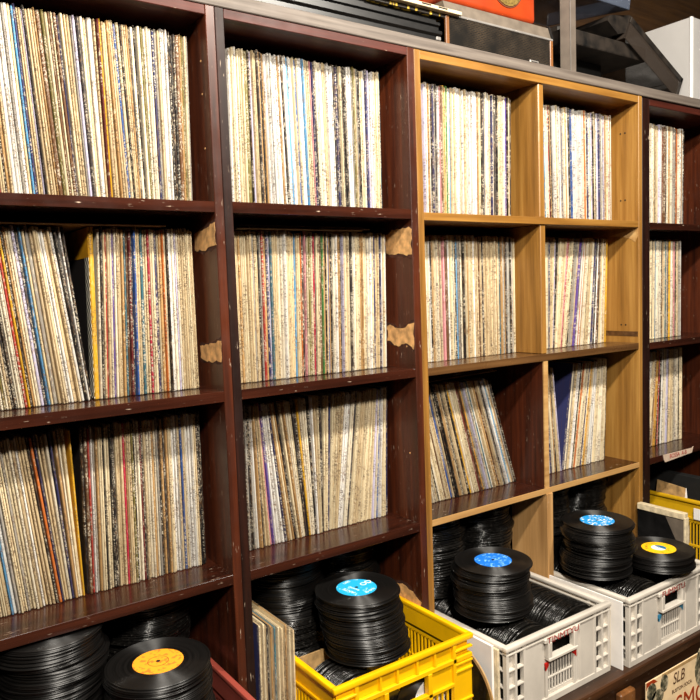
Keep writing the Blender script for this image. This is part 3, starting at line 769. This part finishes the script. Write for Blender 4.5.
on_label(ly, 'blue_centre', M['ink_blue'], lambda mb: mb.prism([(.019*math.cos(a*PI/12), .019*math.sin(a*PI/12)) for a in range(-6, 5)]+[(0, 0)], 'z', .0017, .0020))
for i, ch in enumerate('FNOTTOL'):
    a = math.radians(140-i*17); flat_text(ly, 'printed_letter', ch, .010, M['ink_brown'], .031*math.cos(a), .031*math.sin(a), a-PI/2)

def standing_row(cx, y0, y1, zc, seed, pitch=.0036):
    rnd = random.Random(seed); y = y0
    while y < y1:
        a = .10+rnd.gauss(0, .03)
        add_plain_disc(Matrix.Translation((cx+rnd.uniform(-.0008, .0008), y, zc+rnd.uniform(0, .004))) @ Matrix.Rotation(PI/2+a, 4, 'X'), 44, .0848)
        y += pitch*rnd.uniform(.8, 1.35)
ZC = -.7712+.0856
for cx, y0 in ((G1[0]+.0985, -.176), (G1[1]-.0985, -.176)): standing_row(cx, y0, .22, ZC+.012, int(cx*1000))
for cx, y0 in ((G2[0]+.0985, -.199), (G2[1]-.0985, -.199)): standing_row(cx, y0, .22, ZC+.012, int(cx*1000))
standing_row(.098+.103, -.138, .012, ZC, 61)
standing_row(.098+.103, .05, .22, ZC, 62); standing_row(.345, .06, .22, ZC, 63)
standing_row(-.345, -.20, .23, ZC, 64); standing_row(-.145, -.20, .23, ZC, 65)
bmesh.ops.recalc_face_normals(singles_bm, faces=singles_bm.faces)
me = bpy.data.meshes.new('single_records'); singles_bm.to_mesh(me); singles_bm.free(); me.materials.append(M['vinyl_edge'])
for p in me.polygons: p.use_smooth = True
if hasattr(me, 'set_sharp_from_angle'): me.set_sharp_from_angle(angle=math.radians(85))
sr = bpy.data.objects.new('single_records', me); C.objects.link(sr)
tag(sr, 'black single records packed upright in the crates and stacked far behind', 'records', None, 'stuff')

# one single on edge behind the yellow crate's front, and the card behind its row
o = bpy.data.objects.new('single_record', DISC); C.objects.link(o); o.location = (.350, -.1445, -.7712+.0912); o.rotation_euler = (PI/2-.06, 0, 0)
tag(o, 'single with white label on edge behind the yellow crate slots', 'record')
M['lab_white'] = label_mat('white_label', (228,230,232), (60,130,180), .3, scale=120)
lw = label_disc(o, 'label', M['lab_white']); lw['label'] = 'white paper label with blue print'
cd = MB().box(.112, .29, .030, .0335, -.7705, -.592, .0006, mat=None).build('card_divider', M['tan_card'], loc=(.2, .03, -.7705))
tag(cd, 'tan card standing among the records in the yellow crate', 'card')

# ------------------------------------------------------------------ worn sleeves standing between crates
rnd = random.Random(5)
cols = ['navy', 'cream', 'black', 'tan', 'teal', 'cream', 'beige', 'tan', 'cream', 'beige']
nm = ['torn-covered navy sleeve, leftmost of the worn ones left of the yellow crate']
x = .0225
for i, c in enumerate(cols):
    th = .0042 if i else .0036
    yb = (-.012-.0068*i) if i else -.010
    Mx = Matrix.Translation((x+th/2, yb, -.7752)) @ Matrix.Rotation(.012+.004*(i/9), 4, 'Y')
    lab = nm[0] if i == 0 else '%s worn sleeve, %s from the left in the bundle beside the yellow crate' % (c, ORD(i+1))
    loose_sleeve('record_sleeve', lab, Mx, th*.9, c if i else 'cream', h=.312-(.010 if i == 0 else rnd.uniform(0, .008)), cover=('navy' if i == 0 else 'cream'), seed=.1+.07*i, group='worn sleeves standing beside the yellow crate')
    x += th+.0002
ws = MB().box(.4970, .5035, -.182, .13, -.7752, -.5985, .0006).build('record_sleeve', M['white_card'], loc=(.50, -.02, -.7752))
tag(ws, 'white record sleeve standing between the yellow and red-tabbed grey crates', 'record')
cs = MB().box(.5050, .5115, -.192, .12, -.7752, -.606, .0012).build('record_sleeve', M['cream_card'], loc=(.508, -.03, -.7752))
tag(cs, 'cream edge of a sleeve squeezed against the red-tabbed grey crate', 'record')
bl = thing('long_play_record', 'black record with brown rim leaning between the yellow crate and white sleeve', 'record', (.485, -.10, -.7752))
MB().lathe([(0, .0012), (.118, .0012), (.118, -.0012), (0, -.0012)], 0, 0, 0, 64, Matrix.Translation((.4790, -.086, -.735)) @ Matrix.Rotation(PI/2, 4, 'Y')).build('disc', M['vinyl_edge'], bl)
MB().lathe([(.112, .0016), (.1195, .0016), (.1195, -.0016), (.112, -.0016)], 0, 0, 0, 64, Matrix.Translation((.4790, -.086, -.735)) @ Matrix.Rotation(PI/2, 4, 'Y'), True).build('brown_rim', M['tan_card'], bl)
wb = MB().box(.9045, .9085, -.226, .000, -.7752, -.601, .0006).build('white_board', M['white_card'], loc=(.905, -.1, -.7752))
tag(wb, 'white card sheet standing between the two grey crates', 'card')
bb = MB().box(.8915, .8945, -.20, .000, -.7752, -.606, .0006).build('white_board', M['cream_card'], loc=(.893, -.1, -.7752))
tag(bb, 'cream card edge behind the white sheet between the two grey crates', 'card')

# black sleeve with a cream edge, right end
bs = thing('record_box', 'black record sleeve with cream taped top edge beside the yellow-labelled single', 'record', (1.318, -.09, -.7752))
MB().box(1.306, 1.322, -.152, -.004, -.7700, -.500, .001).build('cover', M['black'], bs)
MB().box(1.3045, 1.3235, -.153, -.004, -.500, -.482, .001).build('taped_edge', M['cream_card'], bs)
MB().box(1.3045, 1.3235, -.1560, -.150, -.640, -.495, .001).build('worn_edge', M['cream_card'], bs)
MB().prism([(-.150, -.502), (-.095, -.502), (-.125, -.56), (-.150, -.60)], 'x', 1.3052, 1.3070).build('scuffed_patch', M['greige'], bs)
# papers in the far right crate
for i, (lab, m_, x_, y_, h_, r_) in enumerate((('white folded paper sticking out of the dusty yellow crate', 'white_card', 1.592, .03, .272, .25), ('tan paper sticking out of the dusty yellow crate', 'tan_card', 1.588, .085, .283, -.3))):
    p = MB().box(x_-.0012, x_+.0012, y_-.05, y_+.05, -.7705, -.7705+h_, .0006, mat=Matrix.Translation((x_, y_, -.77)) @ Matrix.Rotation(.10*(1 if i else -1), 4, 'X') @ Matrix.Translation((-x_, -y_, .77))).build('paper_sheet', M[m_], loc=(x_, y_, -.7705))
    tag(p, lab, 'paper')
for i in range(6):
    x_ = 1.604+.0062*i; y_ = -.075+.004*(i % 3)
    q = MB().box(x_, x_+.005, y_, y_+.312, -.7706, -.4585-.001*(i % 2), .0006).build('record_sleeve', M['black_matte'], loc=(x_, y_, -.7706))  # black sheets added to hide the crate's far walls and keep it dark
    tag(q, 'added black sheet, %s from the left in the dusty yellow crate' % ORD(i+1), 'record', 'black sheets added in the dusty yellow crate')
pw = MB().box(1.5610, 1.5640, -.085, -.035, -.580, -.545).build('paper_label', M['white_card'], loc=(1.562, -.06, -.58))
tag(pw, 'white paper slip on the side of the dusty yellow crate', 'paper')

# ------------------------------------------------------------------ sleeve with writing leaning on the low cabinet
PY = -.258
ps = thing('record_sleeve', 'old peach-coloured record sleeve with oval photos propped against the low cabinet front', 'record', (1.108, PY, -1.12))
MB().box(.953, 1.264, PY-.002, PY+.002, -1.122, -.8105, .0008).build('sleeve', M['paper'], ps)
MB().prism([(.953, -.8105), (.985, -.8105), (1.0, -.821), (.957, -.822), (.953, -.83)], 'y', PY-.0024, PY-.0015).build('orange_stain', M['orange'], ps)
MB().box(1.02, 1.264, PY-.0024, PY-.0016, -.8185, -.8105).build('tape_strip', M['tan_card'], ps)
M['photo'] = label_mat('faded_photo', (72,70,56), (172,158,128), .95, scale=75)
def oval(cx, cz, a, b): return [(cx+a*math.cos(k*PI/14), cz+b*math.sin(k*PI/14)) for k in range(28)]
def photo_m():
    k = NT('oval_photo'); n = k.noise(k.obj(), 55, 4, .65)
    k.l(k.ramp(n, [(.36, lin((36,38,30))), (.5, lin((92,88,66))), (.64, lin((190,176,146)))]), k.b.inputs['Base Color']); k.b.inputs['Roughness'].default_value = .6; return k.m
M['photo'] = photo_m()
for cx, cz, a, b in ((.974, -.840, .020, .022), (1.030, -.836, .017, .022), (1.000, -.862, .026, .02), (1.222, -.852, .05, .062), (1.222, -.826, .03, .012)):
    MB().prism(oval(cx, cz, a, b), 'y', PY-.0030, PY-.0016).build('oval_photo', M['photo'], ps)
RX = Matrix.Rotation(PI/2, 4, 'X')
M['ink_dark'] = plain('dark_ink', (92,62,40), .6)
text_mesh('handwriting', 'SLB', .042, M['ink_dark'], ps, Matrix.Translation((1.095, PY-.0026, -.842)) @ RX @ Matrix.Scale(.85, 4, (1, 0, 0)), shear=.2)
text_mesh('printed_words', 'BUSTON SOCA', .0135, M['ink_dark'], ps, Matrix.Translation((1.110, PY-.0026, -.874)) @ RX)
text_mesh('printed_words', 'SMOTA', .075, M['orange'], ps, Matrix.Translation((1.205, PY-.0026, -.922)) @ RX)

# ------------------------------------------------------------------ things on the plank
ZP = .7402
bd = thing('audio_deck', 'long black ribbed audio deck lying on the grey plank', 'audio device', (.27, .17, ZP))
MB().prism([(.034, ZP), (.030, ZP+.006), (.030, ZP+.022), (.022, ZP+.026), (.022, ZP+.033), (.034, ZP+.037), (.034, ZP+.045), (.028, ZP+.048), (.028, ZP+.054), (.042, ZP+.058), (.042, ZP+.069), (.32, ZP+.069), (.32, ZP)], 'x', -.06, .585).build('body', M['black'], bd)
MB().box(.565, .578, .018, .023, ZP+.010, ZP+.018, .001).build('socket', M['silver'], bd)
yb_ = MB().box(.38, .62, .03, .27, ZP+.0695, ZP+.0775, .001).build('booklet', M['tan_card'], loc=(.5, .15, ZP+.0695))
yb2 = label_mat('mottled_yellow', (34,28,22), (214,176,60), .8, scale=60); yb_.data.materials[0] = yb2
tag(yb_, 'mottled yellow and black booklet on the black audio deck', 'booklet')
mg = thing('record_sleeve', 'cream sleeve with dark pictures lying on top of the black audio deck', 'record', (.5, .15, ZP+.078))
MB().box(.33, .645, .016, .30, ZP+.078, ZP+.086, .001).build('sleeve', M['cream_card'], mg)
for x_ in (.40, .455, .52, .57): MB().box(x_, x_+.028, .0152, .018, ZP+.0815, ZP+.0845).build('printed_picture', M['black_matte'], mg)

rad = thing('table_radio', 'old radio with black woven grille and wooden ends on the grey plank', 'radio', (.79, .12, ZP))
MB().box(.604, .985, .032, .21, ZP, .820, .002).build('cabinet', M['oak_dark'], rad)
MB().box(.604, .615, .028, .21, ZP, .8200, .0015).build('wooden_end', M['cab_z'], rad)
MB().box(.974, .985, .028, .21, ZP, .8200, .0015).build('wooden_end', M['cab_z'], rad)
MB().box(.615, .974, .0300, .034, ZP+.001, .818).build('grille', M['grille'], rad)
MB().box(.606, .984, .0270, .036, .8170, .8225, .001).build('metal_strip', M['silver'], rad)
MB().prism([(.030, .8225), (.040, .853), (.20, .857), (.20, .8225)], 'x', .606, .979).build('dial_panel', M['greige'], rad)
MB().prism([(.027, .8225), (.038, .857), (.20, .860), (.20, .8225)], 'x', .979, .986).build('end_cap', M['black'], rad)
MB().box(.895, .928, .0285, .031, .7445, .7580, .001).build('badge', M['silver'], rad)
MB().box(.900, .923, .0280, .029, .7480, .7545).build('badge_plate', M['black'], rad)

ob = thing('portable_radio', 'orange-red portable radio with gold oval speaker, standing on the black-grilled radio', 'radio', (.78, .13, .8605))
MB().box(.60, .948, .052, .190, .8608, 1.04, .012, 3).build('shell', M['orange'], ob, True)
MB().prism([(.838+.052*math.cos(k*PI/16), .935+.048*math.sin(k*PI/16)) for k in range(32)], 'y', .048, .053).build('speaker_grille', M['gold'], ob)
MB().prism([(.838+.056*math.cos(k*PI/16), .935+.052*math.sin(k*PI/16)) for k in range(32)], 'y', .0500, .0532).build('speaker_ring', M['ink_brown'], ob)

post = thing('upright_post', 'grey metal square post rising from the plank edge', 'post', (1.046, .028, ZP))
MB().box(-.0155, .0155, -.0155, .0155, ZP, 1.45, .0015, mat=Matrix.Translation((1.046, .028, 0)) @ Matrix.Rotation(math.radians(10), 4, 'Z')).build('tube', M['alu'], post)
MB().box(1.0324, 1.0338, .0090, .0104, ZP+.004, 1.45).build('edge_highlight', M['silver'], post)  # pale strip standing in for the highlight on the tube's near corner

tt = thing('turntable', 'dusty black turntable raised on a dark block behind the metal post', 'turntable', (1.28, .2, ZP))
MB().box(1.08, 1.455, .06, .32, .8410, .8830, .004, 2).build('plinth', M['dusty_black'], tt)
MB().box(1.06, 1.36, .15, .36, ZP, .8415, .003).build('base_block', M['black_matte'], tt)
MB().box(1.10, 1.23, .10, .30, .883, .905, .006).build('rear_cover', M['dusty_black'], tt)
for x_ in (1.12, 1.16, 1.20): MB().box(x_, x_+.006, .145, .151, ZP+.01, ZP+.03).build('plug', M['silver'], tt)
# smoked lid fallen against it
a = -.478
lid = thing('dust_cover', 'smoked clear dust cover slumped between turntable and white box', 'lid', (1.50, .15, ZP))
O_ = Vector((1.357, 0, .9505)); ML = Matrix.Translation(O_) @ Matrix.Rotation(-a, 4, 'Y')
for nm_, bx in (('top_panel', (0, .306, .045, .33, -.004, 0)), ('front_wall', (0, .306, .045, .049, -.070, 0)), ('back_wall', (0, .306, .326, .33, -.070, 0)), ('end_wall', (.302, .306, .045, .33, -.070, 0)), ('end_wall', (0, .004, .045, .33, -.070, 0))):
    MB().box(*bx, .001, mat=ML).build(nm_, M['smoke'], lid)
for bx in ((0, .306, .043, .053, -.016, .002), (0.296, .308, .043, .053, -.072, .002)): MB().box(*bx, .001, mat=ML).build('thick_edge', M['dusty_black'], lid)
MB().prism([(1.25, .925), (1.262, .942), (1.36, .958), (1.375, .950), (1.37, .915), (1.30, .895)], 'y', .05, .30).build('hinge_end', M['dusty_black'], lid)
cl_ = thing('plastic_tray', 'clear bluish plastic tray lying across the top of the turntable', 'tray', (1.3, .18, .96))
MT = Matrix.Translation((1.315, .022, .960)) @ Matrix.Rotation(.15, 4, 'X')
MB().box(-.30, 0, 0, .30, -.004, .0, .0008, mat=MT).build('tray_floor', M['clear'], cl_)
MB().box(-.004, 0, 0, .30, -.004, .034, .0008, mat=MT).build('tray_wall', M['clear'], cl_)
MB().box(-.30, -.296, 0, .30, -.004, .034, .0008, mat=MT).build('tray_wall', M['clear'], cl_)
MB().box(-.30, 0, 0, .004, -.004, .034, .0008, mat=MT).build('tray_wall', M['clear'], cl_)
wx = thing('storage_box', 'white laminate box standing at the right end of the plank', 'box', (1.76, .12, ZP))
MB().box(1.645, 1.90, .024, .26, ZP, .998, .0015).build('body', M['white_paint'], wx)
MB().box(1.642, 1.652, .0225, .030, ZP, .9985, .001).build('edge_strip', M['white_card'], wx)

# ------------------------------------------------------------------ light
def lamp(x, y, z, power, size, col=(1, .93, .82)):
    l = bpy.data.lights.new('ceiling_spot', 'AREA'); l.shape = 'DISK'; l.size = size; l.energy = power; l.color = col
    o = bpy.data.objects.new('ceiling_spot', l); C.objects.link(o); o.location = (x, y, z); return o
def aim(o, p):
    o.rotation_euler = (Vector(p)-o.location).to_track_quat('-Z', 'Y').to_euler()
aim(lamp(-.20, -1.08, 1.34, 21, .10), (.0, .1, -.6))
aim(lamp(.72, -1.08, 1.34, 22, .10), (.9, .1, -.6))
aim(lamp(-.7, -2.1, 1.34, 46, .22), (.45, 0, -.5))
w = bpy.data.worlds.new('World'); bpy.context.scene.world = w; w.use_nodes = True
w.node_tree.nodes['Background'].inputs[0].default_value = (1, .93, .85, 1); w.node_tree.nodes['Background'].inputs[1].default_value = .006

# ------------------------------------------------------------------ camera
cam = bpy.data.cameras.new('camera'); co = bpy.data.objects.new('camera', cam); C.objects.link(co)
cam.sensor_width = 36; cam.lens = 36*725.25/700; cam.clip_start = .01
yaw, pit, rol = math.radians(-34.99926), math.radians(-4.77065), math.radians(2.05246)
Rm = Matrix.Rotation(yaw, 3, 'Z') @ Matrix.Rotation(pit, 3, 'X') @ Matrix.Rotation(rol, 3, 'Y')
right, fwd, upv = Rm.col[0], Rm.col[1], Rm.col[2]
co.matrix_world = Matrix(((right.x, upv.x, -fwd.x, CAMP.x), (right.y, upv.y, -fwd.y, CAMP.y), (right.z, upv.z, -fwd.z, CAMP.z), (0, 0, 0, 1)))
bpy.context.scene.camera = co
vs = bpy.context.scene.view_settings
vs.view_transform = 'Standard'; vs.look = 'None'; vs.gamma = 1; vs.use_curve_mapping = False; vs.exposure = 0.85

# children were meshed relative to their thing's origin; lift the whole place so the floor is z = 0
for o in bpy.data.objects:
    if o.parent is None: o.location.z += UP
    if '_o' in o: del o['_o']
